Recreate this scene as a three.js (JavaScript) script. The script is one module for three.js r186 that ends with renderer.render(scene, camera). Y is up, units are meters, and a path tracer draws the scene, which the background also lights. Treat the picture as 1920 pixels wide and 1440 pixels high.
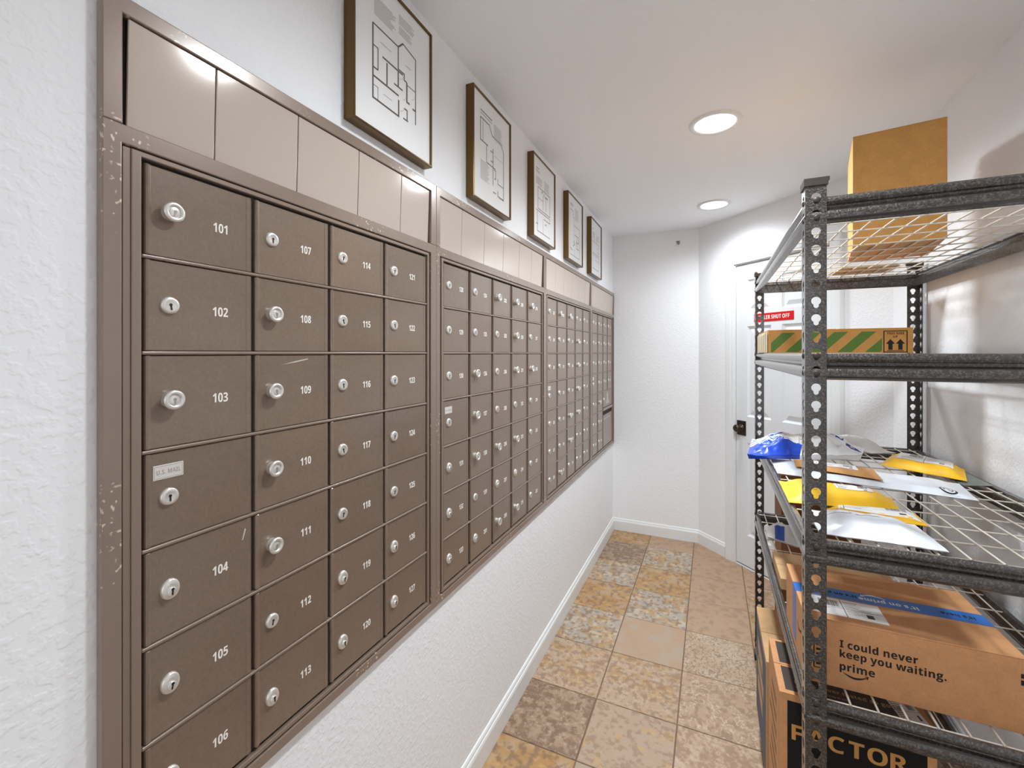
import * as THREE from 'three';
import { RoundedBoxGeometry } from 'three/addons/geometries/RoundedBoxGeometry.js';
import { TextGeometry } from 'three/addons/geometries/TextGeometry.js';
import { FontLoader } from 'three/addons/loaders/FontLoader.js';
import { mergeGeometries, mergeVertices, toCreasedNormals } from 'three/addons/utils/BufferGeometryUtils.js';

// ---------------------------------------------------------------- camera, exposure, light levels
const scene = new THREE.Scene();
scene.background = new THREE.Color(0.93, 0.97, 1.0);        // bright overcast sky outside the added glazed entrance behind the viewpoint
scene.backgroundIntensity = 0.95;
const camera = new THREE.PerspectiveCamera(81.54, 4 / 3, 0.02, 50);
camera.position.set(0, 1.46, 0);
camera.rotation.set(0, THREE.MathUtils.degToRad(24.185), 0);
camera.setViewOffset(1920, 1440, 0, 58, 1920, 1440);          // the photograph's lens shift: level camera, horizon above the middle
camera.updateProjectionMatrix();
scene.add(camera);
const renderer = new THREE.WebGLRenderer({ antialias: true });
renderer.toneMapping = THREE.LinearToneMapping;
renderer.toneMappingExposure = 2.25;
renderer.shadowMap.enabled = true;
const LAMP_POWER = 3.2;                                        // candela-like strength of one downlight (wide soft beam)
const LAMP_Z = [-3.16, -2.04, -0.92];                // a row of recessed lamps down the corridor

// ---------------------------------------------------------------- helpers
const S = (hex) => new THREE.Color(hex);
let rngState = 12345;
const rnd = () => { rngState = (rngState * 1664525 + 1013904223) >>> 0; return rngState / 4294967296; };
const hash = (x, y, s) => { let h = (x * 374761393 + y * 668265263 + s * 2147483647) | 0; h = Math.imul(h ^ (h >>> 13), 1274126177); return ((h ^ (h >>> 16)) >>> 0) / 4294967296; };
function pn(x, y, p, s) {                                      // periodic value noise, p cells per tile, x and y in 0..1
  x *= p; y *= p; const xi = Math.floor(x), yi = Math.floor(y); let fx = x - xi, fy = y - yi; fx = fx * fx * (3 - 2 * fx); fy = fy * fy * (3 - 2 * fy);
  const m = (v) => ((v % p) + p) % p;
  const a = hash(m(xi), m(yi), s), b = hash(m(xi + 1), m(yi), s), c = hash(m(xi), m(yi + 1), s), d = hash(m(xi + 1), m(yi + 1), s);
  return a + (b - a) * fx + (c - a) * fy + (a - b - c + d) * fx * fy;
}
function fbm(x, y, p, s, o = 4) { let v = 0, a = 0.5, t = 0; for (let i = 0; i < o; i++) { v += a * pn(x, y, p, s + i * 17); t += a; a *= 0.5; p *= 2; } return v / t; }
const lerp = (a, b, t) => a + (b - a) * t, clamp = (v, a = 0, b = 1) => Math.min(b, Math.max(a, v)), smooth = (a, b, v) => { const t = clamp((v - a) / (b - a)); return t * t * (3 - 2 * t); };
function dataTex(n, fn, srgb) {                                // fn(x, y) -> grey or [r, g, b], 0..1
  const d = new Uint8Array(n * n * 4);
  for (let j = 0; j < n; j++) for (let i = 0; i < n; i++) {
    const v = fn(i / n, j / n), k = (j * n + i) * 4;
    if (typeof v === 'number') d[k] = d[k + 1] = d[k + 2] = clamp(v) * 255; else { d[k] = clamp(v[0]) * 255; d[k + 1] = clamp(v[1]) * 255; d[k + 2] = clamp(v[2]) * 255; }
    d[k + 3] = 255;
  }
  const t = new THREE.DataTexture(d, n, n, THREE.RGBAFormat); t.wrapS = t.wrapT = THREE.RepeatWrapping; t.magFilter = THREE.LinearFilter; t.minFilter = THREE.LinearMipmapLinearFilter; t.generateMipmaps = true;
  if (srgb) t.colorSpace = THREE.SRGBColorSpace; t.needsUpdate = true; return t;
}
function canvasTex(w, h, draw) {
  const c = document.createElement('canvas'); c.width = w; c.height = h; const g = c.getContext('2d'); draw(g, w, h);
  const t = new THREE.CanvasTexture(c); t.colorSpace = THREE.SRGBColorSpace; t.anisotropy = 8; return t;
}
const rep = (t, metres) => { const c = t.clone(); c.repeat.set(1 / metres, 1 / metres); c.needsUpdate = true; return c; };
function std(o) { return new THREE.MeshStandardMaterial(o); }
function uvBox(g) {                                            // texture coordinates in metres from the dominant normal
  if (g.index) g = g.toNonIndexed();
  const p = g.attributes.position, n = g.attributes.normal, uv = new Float32Array(p.count * 2);
  for (let i = 0; i < p.count; i++) {
    const ax = Math.abs(n.getX(i)), ay = Math.abs(n.getY(i)), az = Math.abs(n.getZ(i));
    if (ax >= ay && ax >= az) { uv[2 * i] = p.getZ(i); uv[2 * i + 1] = p.getY(i); } else if (ay >= az) { uv[2 * i] = p.getX(i); uv[2 * i + 1] = p.getZ(i); } else { uv[2 * i] = p.getX(i); uv[2 * i + 1] = p.getY(i); }
  }
  g.setAttribute('uv', new THREE.BufferAttribute(uv, 2)); return g;
}
const clean = (g) => { if (g.index) g = g.toNonIndexed(); for (const k of Object.keys(g.attributes)) if (!['position', 'normal', 'uv'].includes(k)) g.deleteAttribute(k); return g; };
const join = (list) => (list.length === 1 ? list[0] : mergeGeometries(list.map(clean)));
const taken = new Map();
function numbered(n) { const k = taken.get(n) || 0; taken.set(n, k + 1); return k ? n + '_' + String(k).padStart(3, '0') : n; }
function mesh(name, geo, mat, parent) {
  const m = new THREE.Mesh(Array.isArray(geo) ? join(geo) : geo, mat); m.castShadow = m.receiveShadow = true;
  m.name = parent ? name : numbered(name); (parent || scene).add(m); return m;
}
function thing(name, label, category, pos = [0, 0, 0], ry = 0, group) {
  const o = new THREE.Group(); o.name = numbered(name); o.position.set(...pos); o.rotation.y = ry; scene.add(o);
  o.userData = { label, category }; if (group) o.userData.group = group; return o;
}
function structGroup(name, pos = [0, 0, 0], ry = 0) { const o = new THREE.Group(); o.name = name; o.position.set(...pos); o.rotation.y = ry; o.userData.kind = 'structure'; scene.add(o); return o; }
function structMesh(name, geo, mat) { const m = mesh(name, geo, mat); m.userData.kind = 'structure'; return m; }
const box = (x0, x1, y0, y1, z0, z1) => uvBox(new THREE.BoxGeometry(x1 - x0, y1 - y0, z1 - z0).translate((x0 + x1) / 2, (y0 + y1) / 2, (z0 + z1) / 2));
const rbox = (x0, x1, y0, y1, z0, z1, r = 0.002, s = 2) => uvBox(new RoundedBoxGeometry(x1 - x0, y1 - y0, z1 - z0, s, r).translate((x0 + x1) / 2, (y0 + y1) / 2, (z0 + z1) / 2));
const poly = (pts, holes = []) => { const s = new THREE.Shape(pts.map((p) => new THREE.Vector2(...p))); for (const h of holes) s.holes.push(h instanceof THREE.Path ? h : new THREE.Path(h.map((p) => new THREE.Vector2(...p)))); return s; };
const rect = (x0, x1, y0, y1) => [[x0, y0], [x1, y0], [x1, y1], [x0, y1]];
const slab = (shape, z0, z1, b = 0, seg = 1) => uvBox(new THREE.ExtrudeGeometry(shape, { depth: z1 - z0 - (b ? 2 * b : 0), bevelEnabled: !!b, bevelSize: b, bevelThickness: b, bevelOffset: -b, bevelSegments: seg, curveSegments: 8 }).translate(0, 0, z0 + b));
const lathe = (pts, n = 24) => new THREE.LatheGeometry(pts.map((p) => new THREE.Vector2(...p)), n);
const font = await new FontLoader().loadAsync('fonts/droid/droid_sans_bold.typeface.json');
function textGeo(str, h, { sx = 1, depth = 0.0004, align = 'center', ref = 'H1' } = {}) {   // flat lettering in the xy plane, cap height h
  const g = new TextGeometry(str, { font, size: 1, depth: 0.01, curveSegments: 4, bevelEnabled: false });
  g.computeBoundingBox(); const b = g.boundingBox, k = h / 0.985;
  const dx = align === 'center' ? -(b.min.x + b.max.x) / 2 : align === 'left' ? -b.min.x : -b.max.x;
  g.translate(dx, 0, 0); g.scale(k * sx, k, depth / 0.01); return uvBox(g);
}

// ---------------------------------------------------------------- shared textures and materials
const peelTex = dataTex(512, (x, y) => { const a = fbm(x, y, 40, 3, 3), b = fbm(x, y, 12, 9, 2); return smooth(0.38, 0.72, a) * 0.75 + b * 0.25; });
const hammerTex = dataTex(256, (x, y) => { const a = pn(x, y, 40, 5), b = pn(x, y, 80, 6); return a * 0.7 + b * 0.3; });
const grainTex = dataTex(256, (x, y) => fbm(x, y, 32, 21, 3));
const wallMat = std({ color: S('#f6f6f8'), roughness: 0.62, bumpMap: rep(peelTex, 0.34), bumpScale: 0.0007 });
const ceilMat = std({ color: S('#f9fafd'), roughness: 0.85, bumpMap: rep(peelTex, 0.5), bumpScale: 0.0005 });
const trimMat = std({ color: S('#eceded'), roughness: 0.35 });
const doorPaint = std({ color: S('#e9ebee'), roughness: 0.38 });
const mottleTex = dataTex(256, (x, y) => { const v = 0.92 + 0.1 * (fbm(x, y, 4, 31, 5) - 0.5) + 0.06 * (pn(x, y, 128, 33) - 0.5); return [v, v, v]; }, true);
const BROWN = '#8c7868';
const satin = (o) => new THREE.MeshPhysicalMaterial({ clearcoat: 0.55, clearcoatRoughness: 0.16, ...o });
const boxMat = satin({ color: S(BROWN), roughness: 0.34, metalness: 0.12, map: rep(mottleTex, 0.4), bumpMap: rep(grainTex, 0.03), bumpScale: 0.00004 });
const boxMatB = satin({ color: S('#887464'), roughness: 0.3, metalness: 0.12, map: rep(mottleTex, 0.5), bumpMap: rep(grainTex, 0.03), bumpScale: 0.00004 });
const panelMat = std({ color: S('#cbbdb2'), roughness: 0.1, metalness: 0.1 });  // same paint as the cabinets, paler: reflected room light put into the colour
const bodyMat = std({ color: S('#2b221d'), roughness: 0.7 });
const stileMat = std({ color: S('#45362c'), roughness: 0.6 });
const chipTex = dataTex(512, (x, y) => {                        // painted trim with chips rubbed through to pale metal
  const patch = smooth(0.55, 0.7, fbm(x, y, 3, 41, 3)), fleck = smooth(0.72, 0.8, pn(x, y, 96, 43) * 0.6 + pn(x, y, 200, 44) * 0.4) * patch;
  const v = 1 + 0.05 * (fbm(x, y, 8, 45, 3) - 0.5); return [lerp(0.55 * v, 0.86, fleck), lerp(0.475 * v, 0.8, fleck), lerp(0.425 * v, 0.72, fleck)];
}, true);
const frameMat = satin({ roughness: 0.33, metalness: 0.15, map: rep(chipTex, 0.5) });
const frameInMat = satin({ color: S('#8a7769'), roughness: 0.36, metalness: 0.15 });
const nickel = std({ color: S('#e4e0da'), roughness: 0.3, metalness: 0.55 });
const lockFace = std({ color: S('#b3aca3'), roughness: 0.35, metalness: 0.5 });
const keyholeMat = std({ color: S('#3a342f'), roughness: 0.5, metalness: 0.4 });
const whitePaint = std({ color: S('#f3efe9'), roughness: 0.6 });
const hammerColor = dataTex(256, (x, y) => { const h = pn(x, y, 40, 5) * 0.7 + pn(x, y, 80, 6) * 0.3, v = 0.185 + 0.17 * smooth(0.42, 0.78, h); return [v * 1.04, v * 0.95, v * 0.89]; }, true);
const steel = new THREE.MeshPhysicalMaterial({ map: rep(hammerColor, 0.1), roughness: 0.5, metalness: 0.25, clearcoat: 1, clearcoatRoughness: 0.13, bumpMap: rep(hammerTex, 0.1), bumpScale: 0.0011 });
const wireMat = std({ color: S('#e3dbcf'), roughness: 0.4, metalness: 0.35 });
const blackPlastic = std({ color: S('#3a302a'), roughness: 0.45 });
const kraftTex = dataTex(256, (x, y) => { const f = pn(x, y, 120, 51) * 0.5 + fbm(x, y, 24, 52, 3) * 0.5, g = pn(x, y * 1, 6, 53); const v = 0.93 + 0.12 * (f - 0.5) + 0.04 * (g - 0.5); return [v, v, v]; }, true);
const kraft = (hex) => std({ color: S(hex), roughness: 0.78, map: rep(kraftTex, 0.12) });
const kraftA = kraft('#dc9f6c'), kraftB = kraft('#d89d55'), kraftC = kraft('#d3a878'), kraftDark = kraft('#8a5a34');
const blueTape = std({ color: S('#2a6fc4'), roughness: 0.3 });
const ink = std({ color: S('#161313'), roughness: 0.75 });
const bronze = std({ color: S('#6b5230'), roughness: 0.28, metalness: 0.75 });
const knobMat = std({ color: S('#4a4036'), roughness: 0.3, metalness: 0.75 });
const groutMat = std({ color: S('#7d6450'), roughness: 0.9 });

// ---------------------------------------------------------------- the room
const XL = -0.752, XR = 0.825, ZE = -3.72, ZB = 1.75, HC = 2.42, C1 = [-0.093, -3.72], A45 = -Math.PI / 4, T_END = (XR - C1[0]) * Math.SQRT2;
const CAB = [[0.3156, 1.1011], [1.1011, 2.037], [2.037, 2.9416], [2.9416, 3.705]], CB = 0.716, CT = 1.952 - 0.716;
{
  // left wall with one recess for each mailbox cabinet; local x runs down the corridor, z points into the room
  const g = structGroup('wall_left', [XL, 0, ZB], Math.PI / 2), L = ZB - ZE + 0.12;
  const holes = CAB.map(([a, b]) => rect(a + ZB + 0.012, b + ZB - 0.012, CB + 0.01, CB + CT - 0.01).reverse());
  mesh('wall_surface', slab(poly(rect(-0.12, L, -0.1, HC + 0.1), holes), -0.14, 0), wallMat, g);
  mesh('recess_back', box(-0.12, L, -0.1, HC + 0.1, -0.2, -0.141), wallMat, g);
}
structMesh('wall_end', box(XL, C1[0] + 0.08, -0.1, HC + 0.1, ZE - 0.14, ZE), wallMat);
structMesh('wall_right', box(XR, XR + 0.14, -0.1, HC + 0.1, ZE + (XR - C1[0]) - 0.06, ZB + 0.12), wallMat);
{
  // unseen glazed entrance and ground behind the viewpoint, added to let light in
  const g = structGroup('wall_back', [0, 0, ZB]), x0 = -0.7, x1 = 0.77, y1 = 2.3, alu = std({ color: S('#8d8f91'), roughness: 0.4, metalness: 0.6 });
  mesh('wall_surface', slab(poly(rect(XL - 0.14, XR + 0.14, -0.1, HC + 0.1), [rect(x0, x1, 0, y1).reverse()]), 0, 0.14), wallMat, g);
  const w = structGroup('added_window_1', [0, 0, ZB]);
  mesh('added_window_frame', [slab(poly(rect(x0, x1, 0, y1), [rect(x0 + 0.04, 0.012, 0.06, y1 - 0.04).reverse(), rect(0.052, x1 - 0.04, 0.06, y1 - 0.04).reverse()]), 0.04, 0.1, 0.002)], alu, w);
  const added_pane = new THREE.MeshPhysicalMaterial({ color: 0xffffff, transmission: 1, thickness: 0, roughness: 0, ior: 1.45 });
  for (const [a, b] of [[x0 + 0.04, 0.012], [0.052, x1 - 0.04]]) mesh('added_pane', box(a, b, 0.06, y1 - 0.04, 0.066, 0.072), added_pane, w);
  structMesh('added_pavement', box(-6, 6, -0.2, -0.06, ZB + 0.145, ZB + 9), std({ color: S('#cfccc6'), roughness: 0.9 }));
}
{
  const g = structGroup('wall_angled', [C1[0], 0, C1[1]], A45);
  mesh('wall_surface', slab(poly(rect(0, T_END, -0.1, HC + 0.1), [rect(0.338, 0.994, 0, 2.074).reverse()]), -0.14, 0), wallMat, g);
  mesh('recess_back', box(-0.1, T_END + 0.1, -0.1, HC + 0.1, -0.2, -0.141), wallMat, g);
}
structMesh('ceiling', box(XL - 0.2, XR + 0.2, HC, HC + 0.12, ZE - 0.2, ZB + 0.2), ceilMat);

// floor: slate tiles on a bed of grout, every tile a part
{
  const pal = { red: [0.74, 0.58, 0.46], tan: [0.76, 0.64, 0.53], ochre: [0.74, 0.56, 0.35], grey: [0.72, 0.66, 0.6], dark: [0.55, 0.43, 0.34], pale: [0.86, 0.78, 0.69], gold: [0.86, 0.69, 0.45] };
  const mix = (a, b, t) => a.map((v, i) => lerp(v, b[i], t));
  const kinds = {
    plain: (x, y) => { let c = mix(pal.red, pal.tan, 0.2 + 0.6 * fbm(x, y, 5, 101, 5)); return mix(c, pal.dark, 0.35 * smooth(0.5, 0.8, fbm(x, y, 14, 102, 4))); },
    smooth: (x, y) => { let c = mix(pal.tan, pal.red, 0.1 + 0.6 * fbm(x, y, 4, 111, 5)); return mix(c, pal.grey, 0.5 * smooth(0.4, 0.75, fbm(x, y, 6, 112, 4))); },
    ochre: (x, y) => { let c = mix(pal.ochre, pal.tan, 0.8 * smooth(0.36, 0.68, fbm(x, y, 7, 121, 5))); c = mix(c, pal.dark, 0.7 * smooth(0.48, 0.72, fbm(x, y, 18, 122, 4))); return mix(c, pal.gold, 0.5 * smooth(0.58, 0.78, fbm(x, y, 12, 123, 4))); },
    grey: (x, y) => { let c = mix(pal.grey, pal.ochre, 0.75 * smooth(0.4, 0.66, fbm(x, y, 7, 131, 5))); c = mix(c, pal.pale, 0.6 * smooth(0.52, 0.7, fbm(x, y, 11, 132, 4))); return mix(c, pal.dark, 0.65 * smooth(0.5, 0.7, fbm(x, y, 20, 133, 3))); },
    dark: (x, y) => { let c = mix(pal.dark, pal.tan, 0.7 * smooth(0.35, 0.7, fbm(x, y, 16, 141, 5))); return mix(c, pal.pale, 0.4 * smooth(0.56, 0.8, fbm(x, y, 36, 142, 3))); },
    vein: (x, y) => { const d = Math.abs(fbm(x + 0.02 * fbm(x, y, 20, 155, 2), y, 15, 151, 3) - 0.5); let c = mix(pal.tan, pal.red, 0.6 * fbm(x, y, 5, 152, 4)); c = mix(c, pal.dark, 0.45 * smooth(0.42, 0.7, fbm(x, y, 22, 153, 3))); return mix(c, pal.pale, 0.75 * smooth(0.05, 0.01, d) * smooth(0.3, 0.5, fbm(x, y, 3, 154, 2))); },
    leopard: (x, y) => { const d = Math.abs(fbm(x, y, 26, 161, 3) - 0.5); let c = mix(pal.pale, pal.tan, 0.3 + fbm(x, y, 5, 162, 4)); return mix(c, pal.dark, 0.8 * smooth(0.08, 0.015, d)); },
    spots: (x, y) => { const v = pn(x, y, 8, 171) * 0.62 + pn(x, y, 26, 172) * 0.38; let c = mix(pal.red, pal.tan, 0.4 + 0.5 * fbm(x, y, 5, 173, 5)); c = mix(c, pal.grey, 0.3); c = mix(c, [0.8, 0.64, 0.44], 0.7 * smooth(0.67, 0.76, v)); return mix(c, pal.dark, 0.4 * smooth(0.48, 0.7, fbm(x, y, 20, 174, 3))); },
    tanvein: (x, y) => { let c = mix(pal.tan, pal.ochre, 0.6 * smooth(0.4, 0.68, fbm(x, y, 7, 181, 4))); const d = Math.abs(fbm(x, y, 12, 182, 4) - 0.5); c = mix(c, pal.pale, 0.4 * smooth(0.06, 0.01, d)); return mix(c, pal.dark, 0.5 * smooth(0.46, 0.7, fbm(x, y, 24, 183, 4))); },
    stripe: (x, y) => { let c = mix(pal.tan, pal.red, 0.35); const v = fbm(x, y, 8, 191, 4) * 0.4 + pn(x, y, 70, 192) * 0.25 + pn(x + 0.1 * y, y, 30, 193) * 0.35; c = mix(c, pal.dark, 0.4 * smooth(0.55, 0.35, v)); return mix(c, pal.pale, 0.45 * smooth(0.48, 0.7, v)); },
  };
  const reliefTex = dataTex(512, (x, y) => fbm(x, y, 6, 201, 6));
  const mats = {};
  for (const [k, f] of Object.entries(kinds)) mats[k] = std({ map: rep(dataTex(320, (x, y) => f(x, y), true), 0.34), color: S('#eff2f4'), roughness: 0.46, bumpMap: rep(reliefTex, 0.34), bumpScale: 0.006 });
  const floor = structGroup('floor');
  mesh('grout_bed', box(XL - 0.14, XR + 0.14, -0.1, -0.003, ZE - 0.14, ZB + 0.14), groutMat, floor);
  const xs = [-0.752, -0.445, -0.125, 0.187, 0.505, 0.825], zs = [-3.72, -3.49, -3.155, -2.84, -2.517, -2.19, -1.8635, -1.55];
  for (let z = -1.23; z < ZB; z += 0.3225) zs.push(z); zs.push(ZB);
  const plan = ['ochre plain plain plain plain', 'dark grey plain plain plain', 'grey ochre plain tanvein plain', 'ochre grey plain ochre stripe', 'grey smooth leopard plain plain', 'tanvein tanvein vein spots dark', 'dark spots stripe tanvein plain', 'ochre smooth stripe dark plain'].map((r) => r.split(' '));
  const all = Object.keys(kinds);
  for (let j = 0; j < zs.length - 1; j++) for (let i = 0; i < 5; i++) {
    const gx = 0.0022; let p = rect(xs[i] + (i ? gx : 0.001), xs[i + 1] - (i < 4 ? gx : 0.001), -zs[j + 1] + gx, -zs[j] - gx);       // y of the shape is -z
    const cut = (q) => (-(q[1]) - C1[1]) - (q[0] - C1[0]) - 0.004, out = [];                                          // keep the room's side of the angled wall
    for (let k = 0; k < p.length; k++) { const a = p[k], b = p[(k + 1) % p.length], da = cut(a), db = cut(b); if (da >= 0) out.push(a); if ((da >= 0) !== (db >= 0)) { const t = da / (da - db); out.push([lerp(a[0], b[0], t), lerp(a[1], b[1], t)]); } }
    if (out.length < 3) continue;
    const area = Math.abs(out.reduce((s, a, k) => { const b = out[(k + 1) % out.length]; return s + a[0] * b[1] - b[0] * a[1]; }, 0)) / 2; if (area < 0.0015) continue;
    const g = slab(poly(out), -0.012, 0.0002 + 0.0008 * rnd() - 0.0008, 0.0014);
    const ou = rnd(), ov = rnd(), uv = g.attributes.uv; for (let k = 0; k < uv.count; k++) uv.setXY(k, uv.getX(k) + ou, uv.getY(k) + ov);
    mesh('tile', g.rotateX(-Math.PI / 2), mats[plan[j] ? plan[j][i] : all[Math.floor(rnd() * all.length)]], floor);
  }
}
// baseboards
function baseboard(name, len, pos, ry) {
  const s = poly([[0, 0], [0.014, 0], [0.014, 0.072], [0.0115, 0.08], [0.008, 0.083], [0.0075, 0.09], [0.004, 0.096], [0, 0.098]]);
  const g = uvBox(new THREE.ExtrudeGeometry(s, { depth: len, bevelEnabled: false }).rotateY(-Math.PI / 2).translate(len, 0, 0));       // runs +x, faces +z
  const m = structMesh(name, g, trimMat); m.position.set(...pos); m.rotation.y = ry; return m;
}
baseboard('baseboard_left', ZB - ZE, [XL, 0, ZB], Math.PI / 2);
baseboard('baseboard_end', C1[0] - XL - 0.002, [XL, 0, ZE], 0);
baseboard('baseboard_angled', 0.263, [C1[0], 0, C1[1]], A45);
baseboard('baseboard_angled_001', T_END - 1.06 - 0.01, [C1[0] + 1.06 * Math.SQRT1_2, 0, C1[1] + 1.06 * Math.SQRT1_2], A45);
baseboard('baseboard_right', ZB - (ZE + XR - C1[0]) - 0.01, [XR, 0, ZE + XR - C1[0] + 0.008], -Math.PI / 2);

// six-panel door with casing in the angled wall
{
  const cas = structGroup('trim_1', [C1[0], 0, C1[1]], A45);
  const prof = [[0, 0], [0, 0.011], [0.004, 0.014], [0.02, 0.0145], [0.026, 0.0175], [0.05, 0.02], [0.062, 0.0205], [0.069, 0.017], [0.075, 0.010], [0.075, 0]];
  // profile x = distance from the opening, y = height off the wall; swept round the opening with mitred corners
  const a = 0.338, b = 0.994, h = 2.074, pts = (d) => [[a - d, 0], [a - d, h + d * 0.66], [b + d, h + d * 0.66], [b + d, 0]], pos = [], idx = [];
  prof.forEach(([d, w]) => pts(d).forEach(([x, y]) => pos.push(x, y, w)));
  const seg = (k) => { const ii = []; for (let i = 0; i < prof.length - 1; i++) { const p = i * 4 + k, q = (i + 1) * 4 + k; ii.push(p, q, p + 1, q, q + 1, p + 1); } return ii; };
  ['side_casing', 'head_casing', 'side_casing'].forEach((n, k) => {
    const g = new THREE.BufferGeometry(); g.setAttribute('position', new THREE.Float32BufferAttribute(pos, 3)); g.setIndex(seg(k)); const f = g.toNonIndexed(); f.computeVertexNormals(); mesh(n, uvBox(f), trimMat, cas);
  });
  mesh('door_jamb', [box(a, a + 0.006, 0, h, -0.12, 0.004), box(b - 0.006, b, 0, h, -0.12, 0.004), box(a, b, h - 0.006, h, -0.12, 0.004)], trimMat, cas);
  const door = structGroup('door_1', [C1[0], 0, C1[1]], A45);
  const cols = [[0.433, 0.615], [0.69, 0.885]], rows = [[0.22, 0.849], [1.028, 1.642], [1.742, 1.958]], holes = [];
  for (const [x0, x1] of cols) for (const [y0, y1] of rows) holes.push(rect(x0, x1, y0, y1).reverse());
  mesh('door_leaf', [slab(poly(rect(a + 0.009, b - 0.009, 0.012, h - 0.009), holes), -0.03, -0.006), box(a + 0.009, b - 0.009, 0.012, h - 0.009, -0.05, -0.0301)], doorPaint, door);
  for (const [x0, x1] of cols) for (const [y0, y1] of rows) {            // sunk bevel, flat, then a raised field with sloping edges
    const rings = [[0, -0.006], [0.004, -0.010], [0.012, -0.016], [0.018, -0.0165], [0.043, -0.008], [0.046, -0.0075]], p = [], id = [];
    rings.forEach(([d, w]) => rect(x0 + d, x1 - d, y0 + d, y1 - d).forEach(([x, y]) => p.push(x, y, w)));
    for (let r = 0; r < rings.length - 1; r++) for (let k = 0; k < 4; k++) { const A = r * 4 + k, B = r * 4 + (k + 1) % 4; id.push(A, B, A + 4, B, B + 4, A + 4); }
    const e = (rings.length - 1) * 4; id.push(e, e + 1, e + 2, e, e + 2, e + 3);
    const g = new THREE.BufferGeometry(); g.setAttribute('position', new THREE.Float32BufferAttribute(p, 3)); g.setIndex(id); const f = g.toNonIndexed(); f.computeVertexNormals(); mesh('door_panel', uvBox(f), doorPaint, door);
  }
  const kx = 0.39, ky = 0.945, hd = mesh('door_handle', rbox(kx - 0.036, kx + 0.036, ky - 0.05, ky + 0.05, -0.006, 0.0, 0.002), knobMat, door);
  mesh('knob', uvBox(lathe([[0.0, 0.058], [0.012, 0.0575], [0.021, 0.053], [0.0255, 0.046], [0.0255, 0.04], [0.021, 0.033], [0.0125, 0.028], [0.0105, 0.02], [0.0115, 0.01], [0.02, 0.006], [0.024, 0.002], [0.024, -0.001]].reverse(), 32).rotateX(Math.PI / 2).translate(kx, ky, 0)), knobMat, hd);
}

// recessed ceiling lamps
{
  const ring = uvBox(lathe([[0.079, -0.001], [0.081, -0.007], [0.09, -0.0085], [0.1, -0.006], [0.103, 0]], 48));
  const disc = uvBox(lathe([[0, -0.0055], [0.05, -0.0052], [0.0788, -0.003], [0.0788, -0.0005]], 40));
  const glow = std({ color: 0xffffff, emissive: 0xffffff, emissiveIntensity: 2.2, roughness: 0.5 });
  const where = ['white recessed ceiling lamp farther down the corridor, nearer the end wall', 'larger-looking white recessed ceiling lamp, nearer one, between picture frames and shelving top', 'white recessed ceiling lamp over the first mailbox cabinet'];
  LAMP_Z.forEach((z, i) => {
    const t = thing('ceiling_lamp', where[i], 'lamp', [0.012, HC, z], 0, 'recessed ceiling lamps');
    mesh('trim_ring', ring, trimMat, t); mesh('diffuser', disc, glow, t);
    const l = new THREE.SpotLight(new THREE.Color(0.875, 0.95, 1.0), LAMP_POWER * [0.58, 1.28, 0.87][i], 0, THREE.MathUtils.degToRad(82), 0.95, 2); l.position.set(0.012, HC - 0.02, z); l.target.position.set(0.012, 0, z); l.shadow.radius = 4; l.castShadow = true; l.name = 'lamp_light'; scene.add(l, l.target);
  });
}
// sidewall sprinkler on the end wall
{
  const t = thing('fire_sprinkler', 'small metal sidewall sprinkler head high on the end wall near the corner', 'sprinkler', [-0.24, 2.318, ZE]);
  const sm = std({ color: S('#8d857c'), roughness: 0.35, metalness: 0.7 });
  mesh('escutcheon', uvBox(lathe([[0, 0.006], [0.012, 0.006], [0.02, 0.003], [0.0215, 0]].reverse(), 24).rotateX(Math.PI / 2)), trimMat, t);
  mesh('nozzle', uvBox(lathe([[0, 0.03], [0.007, 0.03], [0.008, 0.018], [0.0095, 0.014], [0.0095, 0.004], [0, 0.004]].reverse(), 16).rotateX(Math.PI / 2)), sm, t);
  mesh('frame_arm', [box(-0.011, -0.008, -0.0015, 0.0015, 0.016, 0.046), box(0.008, 0.011, -0.0015, 0.0015, 0.016, 0.046), box(-0.011, 0.011, -0.0015, 0.0015, 0.044, 0.048)], sm, t);
  mesh('deflector', [rbox(-0.015, 0.015, 0.006, 0.0075, 0.034, 0.058, 0.0005, 1), uvBox(new THREE.CylinderGeometry(0.011, 0.011, 0.0018, 16).rotateX(Math.PI / 2).translate(0, 0, 0.049))], sm, t);
}

// ---------------------------------------------------------------- mailbox cabinets
const ring = (x0, x1, y0, y1, tl, tr, tb, tt, z0, z1, b) => slab(poly(rect(x0, x1, y0, y1), [rect(x0 + tl, x1 - tr, y0 + tb, y1 - tt).reverse()]), z0, z1, b, 2);
const ROWV = [1.7372, 1.5994, 1.46, 1.3165, 1.1745, 1.0336, 0.8926, 0.7515].map((v) => v - CB);
const MID = 1.7749 - CB, MIDB = 1.7486 - CB, HT = 1.9274 - CB;
const flatLock = uvBox(lathe([[0, 0.0042], [0.0072, 0.0042], [0.0076, 0.0052], [0.0115, 0.0046], [0.0126, 0.0022], [0.0128, 0]].reverse(), 24).rotateX(Math.PI / 2));
const longLock = uvBox(lathe([[0, 0.0145], [0.0066, 0.0145], [0.0072, 0.0132], [0.0086, 0.0132], [0.0092, 0.0158], [0.0128, 0.0158], [0.0146, 0.0135], [0.0146, 0.0115], [0.0118, 0.0095], [0.0118, 0]].reverse(), 24).rotateX(Math.PI / 2));
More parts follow.
